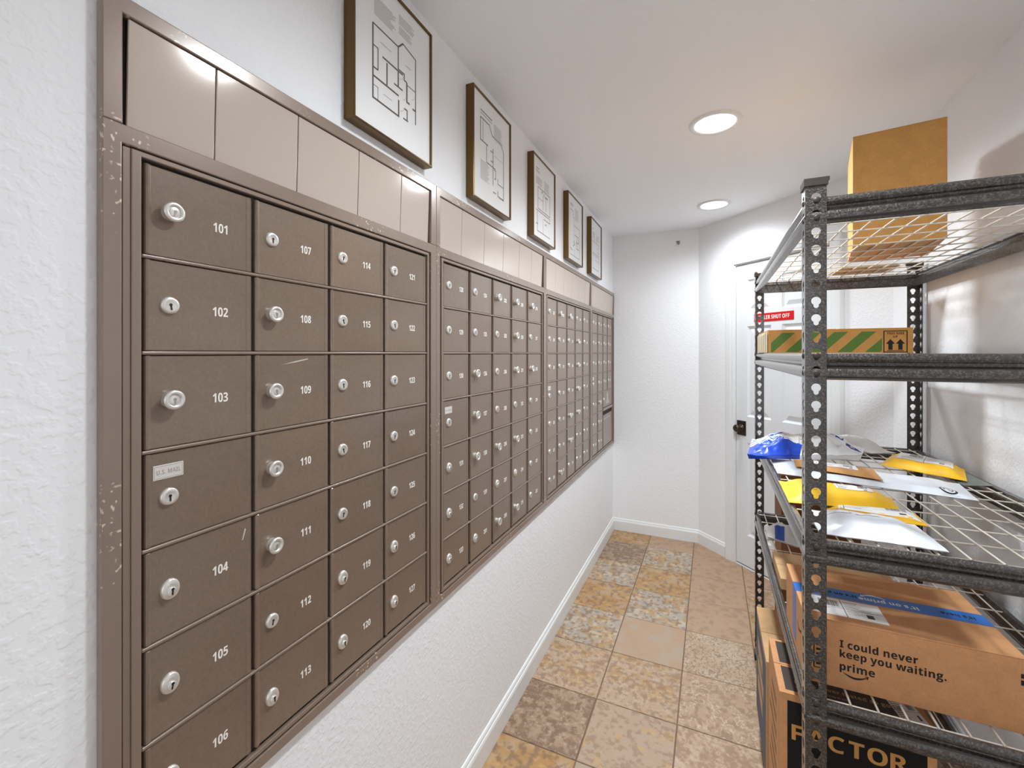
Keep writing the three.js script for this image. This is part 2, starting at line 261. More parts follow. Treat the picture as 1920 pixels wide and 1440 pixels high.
const ovalLock = uvBox(join([lathe([[0, 0.0052], [0.0062, 0.0052], [0.0068, 0.006], [0.0115, 0.0052], [0.0128, 0.0025], [0.013, 0]].reverse(), 24).rotateX(Math.PI / 2).scale(1, 1.18, 1), lathe([[0, 0.0085], [0.0055, 0.0085], [0.0064, 0.0075], [0.0064, 0.004]].reverse(), 20).rotateX(Math.PI / 2).translate(0, -0.003, 0)].map((g) => uvBox(g))));
const LOCKS = { f: [flatLock, 0.0042], l: [longLock, 0.0145], o: [ovalLock, 0.0085] };
const slotGeo = uvBox(join([box(-0.0011, 0.0011, -0.0062, 0.0015, 0, 0.0006), uvBox(new THREE.CylinderGeometry(0.0021, 0.0021, 0.0006, 12).rotateX(Math.PI / 2).translate(0, 0.002, 0.0003))]));
const doorCache = new Map();
function doorGeo(w, h) {                                       // a sheet-metal door with a rolled hinge lip and a folded latch edge
  const k = w.toFixed(4) + ',' + h.toFixed(4); if (doorCache.has(k)) return doorCache.get(k);
  const q = [[0, 0], [0, 0.0066], [0.0012, 0.0088], [0.0034, 0.0098], [0.006, 0.0094], [0.0078, 0.0078], [0.0088, 0.0070], [w - 0.0098, 0.0070], [w - 0.0088, 0.0078], [w - 0.0016, 0.0078], [w - 0.0002, 0.0068], [w, 0.005], [w, 0]];
  const g = new THREE.ExtrudeGeometry(poly(q), { depth: h - 0.002, bevelEnabled: true, bevelSize: 0.0008, bevelOffset: -0.0008, bevelThickness: 0.001, bevelSegments: 1 });
  g.translate(0, 0, 0.001).rotateX(Math.PI / 2).scale(1, 1, 1);                  // shape y -> z, extrusion -> -y
  const r = uvBox(g.translate(0, h, 0)); doorCache.set(k, r); return r;
}
const plateTex = canvasTex(192, 92, (g, w, h) => { g.fillStyle = '#ded9d2'; g.fillRect(0, 0, w, h); g.strokeStyle = '#b9b1a8'; g.lineWidth = 4; g.strokeRect(8, 8, w - 16, h - 16); g.fillStyle = '#a69d94'; g.font = 'bold 40px sans-serif'; g.textAlign = 'center'; g.fillText('U.S. MAIL', w / 2, 60, w - 36); });
const plateMat = std({ map: plateTex, roughness: 0.35, metalness: 0.2 });
const numCache = new Map();
const numGeo = (n) => { if (!numCache.has(n)) numCache.set(n, textGeo(String(n), 0.0148, { sx: 0.76, depth: 0.0005 })); return numCache.get(n); };

function cabinet(i, { cols, hdr, numbers, locks, label, tl, tr, special }) {
  const [z0, z1] = CAB[i], W = z1 - z0, t = thing('mailbox_cabinet', label, 'mailboxes', [XL, CB, -z0], Math.PI / 2, 'wall of apartment mailboxes');
  mesh('cabinet_body', box(0.016, W - 0.016, 0.014, CT - 0.014, -0.125, 0.001), bodyMat, t);
  mesh('outer_frame', ring(0, W, 0, MID, tl, tr, 0.0205, MID - MIDB, 0.0002, 0.0145, 0.0018), frameMat, t);
  mesh('header_frame', slab(poly([[0, MID], [tl + 0.001, MID], [tl + 0.001, HT], [W - tr, HT], [W - tr, MID], [W, MID], [W, CT], [0, CT]]), 0.0002, 0.0145, 0.0018, 2), frameMat, t);
  const a = cols[0] - z0, b = cols[cols.length - 1] - z0;
  if (i === 0) mesh('filler_strip', rbox(tl + 0.002, tl + 0.0115, 0.022, MIDB - 0.002, 0.001, 0.0105, 0.001), frameInMat, t);
  mesh('inner_frame', ring(a - (i ? 0.011 : 0.016), b + 0.0085, ROWV[7] - 0.0115, ROWV[0] + 0.0095, i ? 0.010 : 0.0125, 0.0075, 0.0085, 0.008, 0.001, 0.0125, 0.0015), frameInMat, t);
  // blank header panels
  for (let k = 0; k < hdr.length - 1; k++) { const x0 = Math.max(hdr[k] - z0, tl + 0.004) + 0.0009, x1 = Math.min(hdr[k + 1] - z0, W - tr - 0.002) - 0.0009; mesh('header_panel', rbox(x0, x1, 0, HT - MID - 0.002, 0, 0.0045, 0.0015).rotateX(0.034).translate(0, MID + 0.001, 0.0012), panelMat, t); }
  // raised rails between the rows, stiles between the columns
  const sp = special || {};
  for (let r = 1; r < 7; r++) { const xe = sp.cut && r >= 5 ? cols[2] - z0 - 0.004 : b; mesh('rail', rbox(a - 0.003, xe, ROWV[r] - 0.0028, ROWV[r] + 0.0028, 0.001, 0.0112, 0.0022), frameInMat, t); }
  for (let c = 1; c < cols.length - 1; c++) mesh('stile', box(cols[c] - z0 - 0.0072, cols[c] - z0 + 0.0057, sp.cut && c === 3 ? ROWV[4] : ROWV[7], ROWV[0], 0.001, 0.0028), stileMat, t);
  for (let c = 0; c < cols.length - 1; c++) for (let r = 0; r < 7; r++) {
    const n = numbers[c][r]; if (n === undefined) continue;
    const x0 = cols[c] - z0 + (c ? (i ? 0.006 : 0.0032) : 0.0012), x1 = cols[c + 1] - z0 - (i ? 0.0075 : 0.0042), y0 = ROWV[r + 1] + 0.0034, y1 = ROWV[r] - 0.0038, w = x1 - x0, h = y1 - y0;
    const d = mesh('mailbox_door', doorGeo(w, h), (r + c) % 3 ? boxMat : boxMatB, t); d.position.set(x0, y0, 0.0012);
    const lx = n === 'M' ? 0.032 : 0.033, ly = n === 'M' ? h * 0.5 : h * 0.515, [lg, lz] = LOCKS[locks[c][r]];
    const L = mesh('lock', lg, nickel, d); L.position.set(lx, ly, 0.0069);
    const K = mesh('keyhole', slotGeo, locks[c][r] === 'l' ? lockFace : keyholeMat, d); K.position.set(lx, ly - 0.001, 0.0069 + lz); K.rotation.z = (hash(c, r, i) - 0.5) * 0.5;
    if (n === 'M') { const P = mesh('name_plate', rbox(0.011, 0.052, h - 0.04, h - 0.0185, 0.0068, 0.0078, 0.0004), [plateMat][0], d); const uv = P.geometry.attributes.uv, p = P.geometry.attributes.position; for (let k = 0; k < uv.count; k++) uv.setXY(k, (p.getX(k) - 0.011) / 0.041, (p.getY(k) - h + 0.04) / 0.0215); }
    else { const N = mesh('number', numGeo(n), whitePaint, d); N.position.set(Math.min(0.109, w - 0.042), h * 0.5 - 0.009, 0.0068); }
  }
  return t;
}
const run = (a, n) => Array.from({ length: n }, (_, k) => a + k);
const master = (a) => [...run(a, 3), 'M', ...run(a + 3, 3)];
const cab1 = cabinet(0, { cols: [0.3655, 0.5338, 0.7065, 0.8805, 1.0592], hdr: [0.3462, 0.4679, 0.6271, 0.7922, 0.946, 1.0712], tl: 0.0225, tr: 0.026,
  numbers: [master(101), run(107, 7), run(114, 7), run(121, 7)], locks: ['lflfooo', 'fllllfo', 'fffffoo', 'fffffoo'],
  label: 'brown wall mailbox cabinet nearest the viewer, numbered 101 to 127 in four columns' });
cabinet(1, { cols: [1.143, 1.3061, 1.477, 1.647, 1.819, 1.9972], hdr: [1.1271, 1.2569, 1.4136, 1.5739, 1.73, 1.87, 2.0096], tl: 0.0204, tr: 0.018,
  numbers: [master(128), [134, 135, 136, 137, 138, 139, 201], run(202, 7), run(209, 7), run(216, 7)], locks: ['ffffooo', 'fflllfo', 'lffflol', 'lllflol', 'lflffff'],
  label: 'brown wall mailbox cabinet second from the viewer, five columns starting with number 128' });
cabinet(2, { cols: [2.079, 2.2336, 2.4063, 2.5721, 2.7401, 2.9132], hdr: [2.06, 2.21, 2.36, 2.51, 2.66, 2.8, 2.92], tl: 0.018, tr: 0.014,
  numbers: [master(223), run(229, 7), [236, 237, 238, 239, 301, 302, 303], run(304, 7), run(311, 7)], locks: ['fffffff', 'lfffffl', 'lfffllf', 'fllllff', 'fffffff'],
  label: 'brown wall mailbox cabinet third from the viewer, five columns, beneath the two farthest pictures' });
const cab4 = cabinet(3, { cols: [2.985, 3.142, 3.3075, 3.465, 3.64], hdr: [2.965, 3.12, 3.27, 3.42, 3.56, 3.7], tl: 0.014, tr: 0.02, special: { cut: true },
  numbers: [master(318), run(324, 7), run(331, 4), run(335, 4)], locks: ['fffffff', 'fffflff', 'ffff', 'ffff'],
  label: 'brown wall mailbox cabinet farthest away, with parcel door and outgoing mail slot' });
{ // the parcel door and the outgoing mail slot of the farthest cabinet
  const z0 = CAB[3][0], x0 = 3.3075 - z0 + 0.0032, x1 = 3.64 - z0 - 0.004, emb = std({ color: S('#b5aaa1'), roughness: 0.45 });
  const y0 = ROWV[5] + 0.016, y1 = ROWV[4] - 0.0038, d = mesh('parcel_door', doorGeo(x1 - x0, y1 - y0), boxMat, cab4); d.position.set(x0, y0, 0.0012);
  const L = mesh('lock', flatLock, nickel, d); L.position.set(0.03, 0.062, 0.0069);
  mesh('emblem', slab(poly([[0.1, 0.02], [0.225, 0.02], [0.215, 0.036], [0.195, 0.05], [0.19, 0.09], [0.172, 0.108], [0.15, 0.108], [0.135, 0.09], [0.13, 0.05], [0.11, 0.036]]), 0.0069, 0.0074), emb, d);
  const m = mesh('mail_slot_door', doorGeo(x1 - x0, ROWV[5] - 0.045 - ROWV[7]), boxMat, cab4); m.position.set(x0, ROWV[7] + 0.002, 0.0012);
  mesh('slot_hood', rbox(x0, x1, ROWV[5] - 0.009, ROWV[5] + 0.012, 0.001, 0.0125, 0.002), frameInMat, cab4);
  const e = mesh('slot_text_strip', rbox(0.03, x1 - x0 - 0.06, 0.205, 0.212, 0.0068, 0.0074, 0.0002, 1), emb, m); e.name = 'printed_strip';
}
{ // worn scratches in the paint of two doors
  const doors = cab1.children.filter((o) => o.name === 'mailbox_door'), scr = std({ color: S('#c9beb4'), roughness: 0.6 });
  const s1 = mesh('paint_scratch', slab(poly([[0, 0], [0.03, 0.004], [0.058, 0.009], [0.06, 0.0115], [0.03, 0.0065]]), 0, 0.0002), scr, doors[9]); s1.position.set(0.055, 0.118, 0.0070);
  const s2 = mesh('paint_scratch', slab(poly([[0, 0], [0.002, 0.0005], [0.0075, 0.0175], [0.005, 0.019]]), 0, 0.0002), scr, doors[4]); s2.position.set(0.146, 0.098, 0.0070);
}

// ---------------------------------------------------------------- framed floor plans over the mailboxes
{
  const line = (g, pts, w = 3, c = '#3a302a') => { g.strokeStyle = c; g.lineWidth = w * 1.45; g.beginPath(); pts.forEach(([x, y], k) => (k ? g.lineTo(x, y) : g.moveTo(x, y))); g.stroke(); };
  const para = (g, x, y, w, h, c = '#a39d97') => { for (let k = 0; k < h; k += 7) line(g, [[x, y + k], [x + w * (0.7 + 0.3 * hash(x | 0, k, 7)), y + k]], 2, c); };
  const base = (g, w, h) => { g.fillStyle = '#fafafa'; g.fillRect(0, 0, w, h); };
  const plans = [
    (g, w, h) => { base(g, w, h); para(g, 120, 90, 150, 90); para(g, 290, 60, 130, 46); para(g, 290, 116, 110, 40); line(g, [[112, 222], [285, 222], [285, 330], [330, 330], [330, 360], [350, 360]], 5); line(g, [[112, 222], [112, 560], [288, 560], [288, 480]], 6); line(g, [[285, 222], [320, 185], [420, 205], [420, 540]], 5); line(g, [[112, 320], [145, 320], [145, 420]], 4); line(g, [[112, 420], [145, 420]], 5); line(g, [[112, 460], [288, 460]], 6); line(g, [[205, 350], [205, 455]], 6); line(g, [[175, 340], [320, 340]], 6); line(g, [[285, 345], [285, 420]], 6); line(g, [[255, 418], [318, 418]], 5); line(g, [[350, 360], [350, 458], [372, 458]], 7); line(g, [[350, 372], [420, 372]], 3); line(g, [[395, 470], [420, 470]], 6); line(g, [[330, 500], [352, 500], [352, 552]], 5); line(g, [[322, 552], [360, 552]], 5); line(g, [[112, 500], [145, 500], [145, 560]], 2); line(g, [[160, 280], [235, 280]], 2, '#8b8580'); line(g, [[340, 280], [380, 280]], 2, '#8b8580'); line(g, [[180, 510], [240, 510]], 2, '#a09a95'); g.strokeStyle = '#b5afaa'; g.lineWidth = 2; for (const [x, y, r] of [[318, 440, 22], [300, 350, 20], [385, 400, 26], [300, 500, 26]]) { g.beginPath(); g.arc(x, y, r, 0, 1.6); g.stroke(); } },
    (g, w, h) => { base(g, w, h); line(g, [[95, 100], [260, 100]], 6); line(g, [[95, 120], [260, 120]], 3); line(g, [[95, 150], [220, 150], [265, 205], [400, 205], [440, 250], [440, 600], [370, 600]], 6); line(g, [[95, 150], [95, 300], [200, 300]], 6); line(g, [[130, 150], [130, 300]], 3); line(g, [[180, 300], [180, 420], [310, 420]], 5); line(g, [[275, 290], [275, 545]], 6); line(g, [[235, 318], [275, 318]], 5); line(g, [[240, 385], [275, 385]], 5); line(g, [[290, 430], [315, 430], [315, 490], [295, 490]], 5); line(g, [[350, 470], [350, 510], [440, 510]], 4); line(g, [[350, 560], [350, 598], [440, 598]], 5); line(g, [[275, 590], [320, 590]], 5); line(g, [[300, 330], [440, 330]], 2, '#a39d97'); para(g, 95, 430, 130, 130); para(g, 290, 110, 140, 110); },
    (g, w, h) => { base(g, w, h); line(g, [[70, 90], [140, 90]], 5); para(g, 70, 110, 90, 20, '#6b655f'); para(g, 70, 165, 160, 70); para(g, 270, 150, 150, 90); line(g, [[115, 250], [420, 250], [420, 440], [115, 440], [115, 250]], 5); line(g, [[115, 345], [240, 345]], 3); line(g, [[240, 420], [240, 310], [270, 270], [310, 310], [310, 420]], 4); line(g, [[200, 270], [230, 270]], 9); line(g, [[290, 290], [360, 290]], 8); line(g, [[70, 460], [420, 460], [420, 500], [260, 500]], 5); line(g, [[100, 470], [100, 640], [420, 640]], 5); line(g, [[240, 500], [240, 640]], 3); line(g, [[290, 540], [330, 540]], 7); line(g, [[70, 580], [115, 580]], 7); },
    (g, w, h) => { base(g, w, h); para(g, 80, 80, 130, 30, '#6b655f'); para(g, 260, 100, 150, 130); line(g, [[80, 150], [190, 150], [190, 220], [240, 220], [240, 300], [440, 300], [440, 640], [80, 640], [80, 150]], 4); line(g, [[240, 400], [400, 400], [400, 470], [300, 470]], 6); line(g, [[220, 300], [220, 480]], 3); line(g, [[330, 420], [330, 540], [420, 540]], 6); line(g, [[200, 480], [260, 500], [180, 540]], 5); line(g, [[90, 570], [170, 590]], 6); line(g, [[240, 560], [240, 640]], 3); },
    (g, w, h) => { base(g, w, h); line(g, [[80, 110], [150, 110]], 5); para(g, 80, 150, 160, 90); para(g, 280, 160, 140, 80); line(g, [[90, 270], [420, 270], [420, 620], [90, 620]], 4); line(g, [[90, 270], [90, 620]], 2); line(g, [[90, 420], [420, 420]], 5); line(g, [[90, 445], [420, 445]], 3); line(g, [[300, 330], [360, 330], [360, 400]], 4); line(g, [[240, 500], [420, 500]], 3); line(g, [[390, 360], [390, 400]], 8); },
  ];
  const labels = ['framed floor plan nearest the viewer, largest of the five', 'framed floor plan second from the viewer, with a stepped outline', 'framed apartment floor plan, third from the viewer, middle one of the five', 'framed apartment floor plan, fourth from the viewer, second from the end wall', 'framed apartment floor plan, farthest of the five, next to the end wall'];
  const W = 0.302, H = 0.376, D = 0.031, glass = new THREE.MeshPhysicalMaterial({ color: 0xffffff, transmission: 1, thickness: 0, roughness: 0.04, ior: 1.45 });
  [0.905, 1.447, 1.992, 2.517, 3.028].forEach((z, k) => {
    const t = thing('picture_frame', labels[k], 'picture', [XL, 1.983, -z], Math.PI / 2, 'framed floor plans in a row');
    mesh('frame', slab(poly(rect(-W / 2, W / 2, 0, H), [rect(-W / 2 + 0.006, W / 2 - 0.006, 0.006, H - 0.006).reverse()]), 0.0005, D, 0.0012), bronze, t);
    mesh('backing_board', box(-W / 2 + 0.0062, W / 2 - 0.0062, 0.0062, H - 0.0062, 0.001, D - 0.006), kraftA, t);
    const p = mesh('floor_plan_print', new THREE.PlaneGeometry(W - 0.0125, H - 0.0125).translate(0, H / 2, D - 0.0056), std({ map: canvasTex(540, 700, plans[k]), roughness: 0.7 }), t);
    mesh('glass_pane', box(-W / 2 + 0.0062, W / 2 - 0.0062, 0.0062, H - 0.0062, D - 0.0048, D - 0.0036), glass, t);
  });
}
// red sign on the door
{
  const n = new THREE.Vector3(-1, 0, 1).normalize(), t = thing('door_sign', 'red plastic sign with white capital letters on the white panel door', 'sign', [C1[0] + 0.63 * Math.SQRT1_2 + n.x * -0.0059, 1.693, C1[1] + 0.63 * Math.SQRT1_2 + n.z * -0.0059], A45);
  mesh('sign_plate', rbox(-0.14, 0.14, -0.027, 0.027, 0, 0.003, 0.001), std({ color: S('#d3161c'), roughness: 0.35 }), t);
  mesh('lettering', textGeo('BOILER SHUT OFF', 0.025, { sx: 0.78, depth: 0.0006 }).translate(0, -0.0125, 0.003), whitePaint, t);
}

// ---------------------------------------------------------------- the shelving unit
const SX0 = 0.188, SX1 = 0.806, SZ0 = -1.165, SZ1 = -2.447, TOPS = [0.1, 0.697, 1.051, 1.459, 1.803], POSTH = 1.832;
{
  const t = thing('shelving_unit', 'dark brown steel shelving unit with slotted posts and five wire shelves', 'shelving', [0, 0, 0]);
  const PW = 0.04, pitch = 0.0381, h0 = 1.803;
  const key = (cx, cy) => { const p = new THREE.Path(), R = 0.0092, r = 0.0049, a = Math.asin(r / R); p.absarc(cx, cy, R, -Math.PI / 2 + a, 1.5 * Math.PI - a, false); p.lineTo(cx - r, cy - 0.0105); p.absarc(cx, cy - 0.0105, r, Math.PI, 2 * Math.PI, false); p.closePath(); return p; };
  const keys = []; for (let y = h0; y > 0.03; y -= pitch) keys.push(y);
  const plate = () => new THREE.ExtrudeGeometry(poly(rect(0, PW, 0.004, POSTH), keys.map((y) => key(0.0205, y))), { depth: 0.0018, bevelEnabled: false, curveSegments: 7 });
  const postGeo = join([uvBox(plate().translate(0, 0, -0.0018)), uvBox(plate().translate(0, 0, -0.0018).rotateY(Math.PI / 2).scale(-1, 1, 1).translate(0, 0, 0))].map((g, k) => { if (k) { const p = g.attributes.position; const ix = []; for (let i = 0; i < p.count; i += 3) ix.push(i, i + 2, i + 1); g.setIndex(ix); g = g.toNonIndexed(); g.computeVertexNormals(); } return g; }));
  // plate B after the turn: spans -z from the corner, thickness towards +x
  const ell = (w, th, h0_, h1_) => uvBox(new THREE.ExtrudeGeometry(poly([[-0.0015, -0.0015], [w, -0.0015], [w, th], [th, th], [th, w], [-0.0015, w]]), { depth: h1_ - h0_, bevelEnabled: true, bevelSize: 0.001, bevelThickness: 0.001, bevelSegments: 1 }).rotateX(-Math.PI / 2).translate(0, h0_, 0));
  const capGeo = join([ell(PW + 0.0015, 0.006, POSTH - 0.004, POSTH + 0.006), ell(PW + 0.004, 0.008, POSTH + 0.005, POSTH + 0.012)]), footGeo = ell(PW + 0.0015, 0.005, 0.001, 0.028);
  for (const [x, z, r] of [[SX0, SZ0, 0], [SX0, SZ1, -Math.PI / 2], [SX1, SZ1, Math.PI], [SX1, SZ0, Math.PI / 2]]) {
    const p = mesh('post', postGeo, steel, t); p.position.set(x, 0, z); p.rotation.y = r;
    mesh('post_cap', capGeo, blackPlastic, p); mesh('post_foot', footGeo, blackPlastic, p);
  }
  const profile = poly([[-0.010, -0.003], [-0.002, 0], [0.0015, -0.0012], [0.004, -0.005], [0.004, -0.013], [0.0012, -0.0178], [-0.0075, -0.0195], [-0.0075, -0.0265], [-0.001, -0.0285], [0.005, -0.0335], [0.0075, -0.041], [0.0068, -0.049], [0.002, -0.0555], [-0.010, -0.058], [-0.010, -0.0555], [-0.006, -0.0535], [-0.010, -0.03], [-0.010, -0.016], [-0.0065, -0.007], [-0.010, -0.006]]);
  const beamGeo = (len) => { const g = new THREE.ExtrudeGeometry(profile, { depth: len, bevelEnabled: false }); return uvBox(toCreasedNormals(mergeVertices((g.deleteAttribute('uv'), g.deleteAttribute('normal'), g)), 0.9)); };
  const LX = SX1 - SX0 - 0.006, LZ = SZ0 - SZ1 - 0.006, bx = beamGeo(LX), bz = beamGeo(LZ);
  const dome = uvBox(new THREE.SphereGeometry(0.0078, 12, 6, 0, Math.PI * 2, 0, Math.PI / 2).scale(1, 0.55, 1).rotateX(Math.PI / 2));
  const wx = uvBox(new THREE.CylinderGeometry(0.0021, 0.0021, LX - 0.03, 6).rotateZ(Math.PI / 2)), wz = uvBox(new THREE.CylinderGeometry(0.0024, 0.0024, LZ - 0.03, 6).rotateX(Math.PI / 2));
  for (const top of TOPS) {
    for (const [x, z, r, g] of [[SX1 - 0.003, SZ0 - 0.0062, -Math.PI / 2, bx], [SX0 + 0.0062, SZ0 - 0.003, Math.PI, bz], [SX1 - 0.0062, SZ1 + 0.003, 0, bz], [SX0 + 0.003, SZ1 + 0.0062, Math.PI / 2, bx]]) {
      const b = mesh('beam', g, steel, t); b.position.set(x, top, z); b.rotation.y = r;
      for (const y of keys) if (y < top + 0.006 && y > top - 0.048) for (const e of [0.0205, (g === bx ? LX : LZ) - 0.0175]) { const d = mesh('rivet', dome, blackPlastic, b); d.position.set(0.0045, y - 0.007 - top, e - 0.0015); d.rotation.y = Math.PI / 2; }
    }
    const deck = new THREE.Group(); deck.name = 'wire_deck'; deck.position.set((SX0 + SX1) / 2, top - 0.0065, (SZ0 + SZ1) / 2); t.add(deck);
    for (let k = -5.5; k <= 5.5; k++) mesh('wire', wz, wireMat, deck).position.set(k * 0.0492, 0.0028, 0);
    for (let k = -6; k <= 6; k++) mesh('wire', wx, wireMat, deck).position.set(0, -0.0012, k * 0.1025);
  }
}

// ---------------------------------------------------------------- parcels
// a taped carton, built about the middle of its base: width along x, depth along z
function carton(t, w, h, d, mat, { gap = true, tape, along = 'x' } = {}) {
  const e = 0.0028;
  mesh('carton_body', rbox(-w / 2, w / 2, 0, h - e, -d / 2, d / 2, 0.0018), mat, t);
  if (along === 'x') for (const s of [-1, 1]) mesh('flap', rbox(-w / 2, w / 2, h - e - 0.0002, h, s < 0 ? -d / 2 : 0.0012, s < 0 ? -0.0012 : d / 2, 0.0012), mat, t);
  else for (const s of [-1, 1]) mesh('flap', rbox(s < 0 ? -w / 2 : 0.0012, s < 0 ? -0.0012 : w / 2, h - e - 0.0002, h, -d / 2, d / 2, 0.0012), mat, t);
  if (tape) { const a = tape.w / 2, q = 0.0004; mesh('tape', along === 'x' ? [box(-w / 2 - q, w / 2 + q, h, h + q, -a, a), box(-w / 2 - q, -w / 2, h - tape.drop, h, -a, a), box(w / 2, w / 2 + q, h - tape.drop, h, -a, a)] : [box(-a, a, h, h + q, -d / 2 - q, d / 2 + q), box(-a, a, h - tape.drop, h, -d / 2 - q, -d / 2), box(-a, a, h - tape.drop, h, d / 2, d / 2 + q)], tape.mat, t); }
}
const labelTex = [0, 1].map((v) => canvasTex(300, 200, (g, w, h) => {
  g.fillStyle = '#f2f0f0'; g.fillRect(0, 0, w, h); g.fillStyle = '#5d5856';
  for (let k = 0; k < 30; k++) { const bw = 1 + Math.floor(hash(k, v, 3) * 3); g.fillRect((v ? 190 : 60) + k * 2.6, 24, bw * 0.8, 70); }
  for (let k = 0; k < 9; k++) { g.fillStyle = k % 3 ? '#a09a99' : '#6b6563'; g.fillRect(v ? 20 : 160, 22 + k * 17, 40 + 75 * hash(k, v, 5), 5); }
  for (let k = 0; k < 4; k++) { g.fillStyle = '#8b8584'; g.fillRect(24, 120 + k * 16, 100 * hash(k, v, 6) + 20, 5); }
  g.fillStyle = '#3d3938'; g.fillRect(v ? 20 : 150, 0, 3, h); g.fillRect(0, 106, w, 2); g.fillRect(230, 130, 26, 40);
}));
const labelMat = labelTex.map((m) => std({ map: m, roughness: 0.45 }));
const flatLabel = (w, d) => new THREE.PlaneGeometry(w, d).rotateX(-Math.PI / 2);
const smile = (w) => { const o = [], i = []; for (let k = 0; k <= 14; k++) { const a = k / 14, x = (a - 0.5) * w, y = -w * 0.24 * Math.sin(Math.PI * (0.08 + 0.84 * a)), th = w * (0.022 + 0.075 * Math.sin(Math.PI * a)); o.push([x, y + th / 2]); i.unshift([x, y - th / 2]); } const k = w * 0.5; return join([slab(poly([...o, ...i].reverse()), 0, 0.0004), slab(poly([[k * 0.78, -w * 0.02], [k * 1.06, w * 0.0], [k * 0.98, -w * 0.17], [k * 0.9, -w * 0.14], [k * 0.95, -w * 0.045], [k * 0.78, -w * 0.055]].reverse()), 0, 0.0004)]); };

{ // the wide blue-taped carton on the second shelf
  const w = 0.378, h = 0.152, d = 0.277, t = thing('shipping_carton', 'wide brown carton with blue tape and black slogan on the second shelf from the floor', 'box', [0.386, 0.6975, -1.3685]);
  carton(t, w, h, d, kraftA, { tape: { w: 0.05, drop: 0.13, mat: blueTape } });
  const f = d / 2 + 0.0001, L = (s, y, hh, o) => mesh('lettering', textGeo(s, hh, { align: 'left', depth: 0.0004, ...o }).translate(-w / 2 + 0.068, y, f), ink, t);
  L('I could never', 0.094, 0.0162, { sx: 0.97 }); L('keep you waiting.', 0.072, 0.0162, { sx: 0.97 }); L('prime', 0.043, 0.017, { sx: 0.98 });
  mesh('smile_mark', smile(0.046).translate(-w / 2 + 0.097, 0.041, f), ink, t);
  mesh('handling_mark', [box(w / 2 - 0.011, w / 2 - 0.003, 0.112, 0.121, f, f + 0.0004), box(w / 2 - 0.011, w / 2 - 0.003, 0.098, 0.108, f, f + 0.0004)], ink, t);
  const warn = [slab(poly(rect(0, 0.022, 0, 0.062), [rect(0.002, 0.02, 0.002, 0.06).reverse()]), 0, 0.0004)]; for (let k = 0; k < 5; k++) warn.push(box(0.005, 0.017, 0.008 + k * 0.011, 0.013 + k * 0.011, 0, 0.0004));
  mesh('handling_mark', join(warn).translate(-w / 2 + 0.018, 0.035, f), ink, t);
  const back = (s, x, hh, m, y = 0) => { const g = textGeo(s, hh, { sx: 0.95, depth: 0.0003 }).translate(0, -hh / 2, 0).rotateX(-Math.PI / 2).rotateY(Math.PI).translate(x, h + 0.0004, y); return mesh('lettering', g, m, t); };
  back("it's on prime", 0.005, 0.0145, whitePaint, 0.004); back('it\u2019s here', 0.135, 0.012, ink); back("it's on prime", -0.105, 0.012, ink);
  mesh('smile_mark', smile(0.05).rotateX(-Math.PI / 2).rotateY(Math.PI).translate(-0.02, h + 0.0005, -0.009), whitePaint, t);
  mesh('shipping_label', flatLabel(0.155, 0.082).translate(-0.1, h + 0.0004, 0.072), labelMat[0], t);
  mesh('smile_mark', smile(0.05).rotateY(-Math.PI / 2).translate(-w / 2 - 0.0002, 0.09, 0.07), ink, t);
}
{ // the tall kraft carton with black printed panels under it
  const w = 0.318, h = 0.474, d = 0.24, t = thing('meal_kit_carton', 'tall carton with a black printed front panel and kraft edges on the bottom shelf', 'box', [0.32, 0.1005, -1.472]);
  carton(t, w, h, d, kraftA, {});
  const blk = std({ color: S('#0b0807'), roughness: 0.9, bumpMap: rep(grainTex, 0.05), bumpScale: 0.0001 }), blkTop = std({ color: S('#3b332b'), roughness: 0.5 });
  mesh('printed_panel', box(-w / 2 + 0.018, w / 2 - 0.018, 0.02, h - 0.018, d / 2, d / 2 + 0.0003), blk, t);
  mesh('lettering', [...'FACTOR_'].map((ch, k) => textGeo(ch, 0.039, { sx: 1.12, depth: 0.0003 }).translate(-w / 2 + 0.04 + k * 0.0415, h - 0.116, d / 2 + 0.0003)), kraftB, t);
  for (const s of [-1, 1]) mesh('top_panel', box(-w / 2 + 0.016, w / 2 - 0.016, h, h + 0.0003, s < 0 ? -d / 2 + 0.01 : 0.008, s < 0 ? -0.008 : d / 2 - 0.014), blkTop, t);
  for (const [s, z, hh, sx] of [['Meals never tasted so good.', 0.072, 0.0125, 0.98], ['Chef-made, fresh, ready to eat', 0.09, 0.006, 0.9]]) mesh('lettering', textGeo(s, hh, { sx, depth: 0.0003, align: 'left' }).rotateX(-Math.PI / 2).translate(-w / 2 + 0.042, h + 0.0003, z), kraftC, t);
  mesh('shipping_label', flatLabel(0.055, 0.085).rotateY(0.2).translate(0.118, h + 0.0006, 0.066), labelMat[1], t);
  const pr = std({ color: S('#8f6a42'), roughness: 0.8 }); mesh('side_print', Array.from({ length: 9 }, (_, k) => box(-w / 2 - 0.0003, -w / 2, 0.03 + k * 0.045, 0.052 + k * 0.045, -0.08 + 0.02 * (k % 3), 0.06)), pr, t);
}
{ // carton with a blue side panel behind it
  const w = 0.3, h = 0.38, d = 0.34, t = thing('side_print_carton', 'brown carton with a dark blue side panel behind the black-fronted carton on the bottom shelf', 'box', [0.307, 0.1005, -1.79]);
  carton(t, w, h, d, kraftC, { along: 'x' });
  mesh('side_panel', box(-w / 2 - 0.0004, -w / 2, 0.01, h - 0.02, -d / 2 + 0.008, d / 2 - 0.01), std({ color: S('#3c4a68'), roughness: 0.55 }), t);
  mesh('side_print', [0, 1, 2].map((k) => box(-w / 2 - 0.0008, -w / 2 - 0.0004, 0.12 + k * 0.07, 0.165 + k * 0.07, -0.1, 0.06 + 0.03 * (k % 2))), kraftC, t);
}
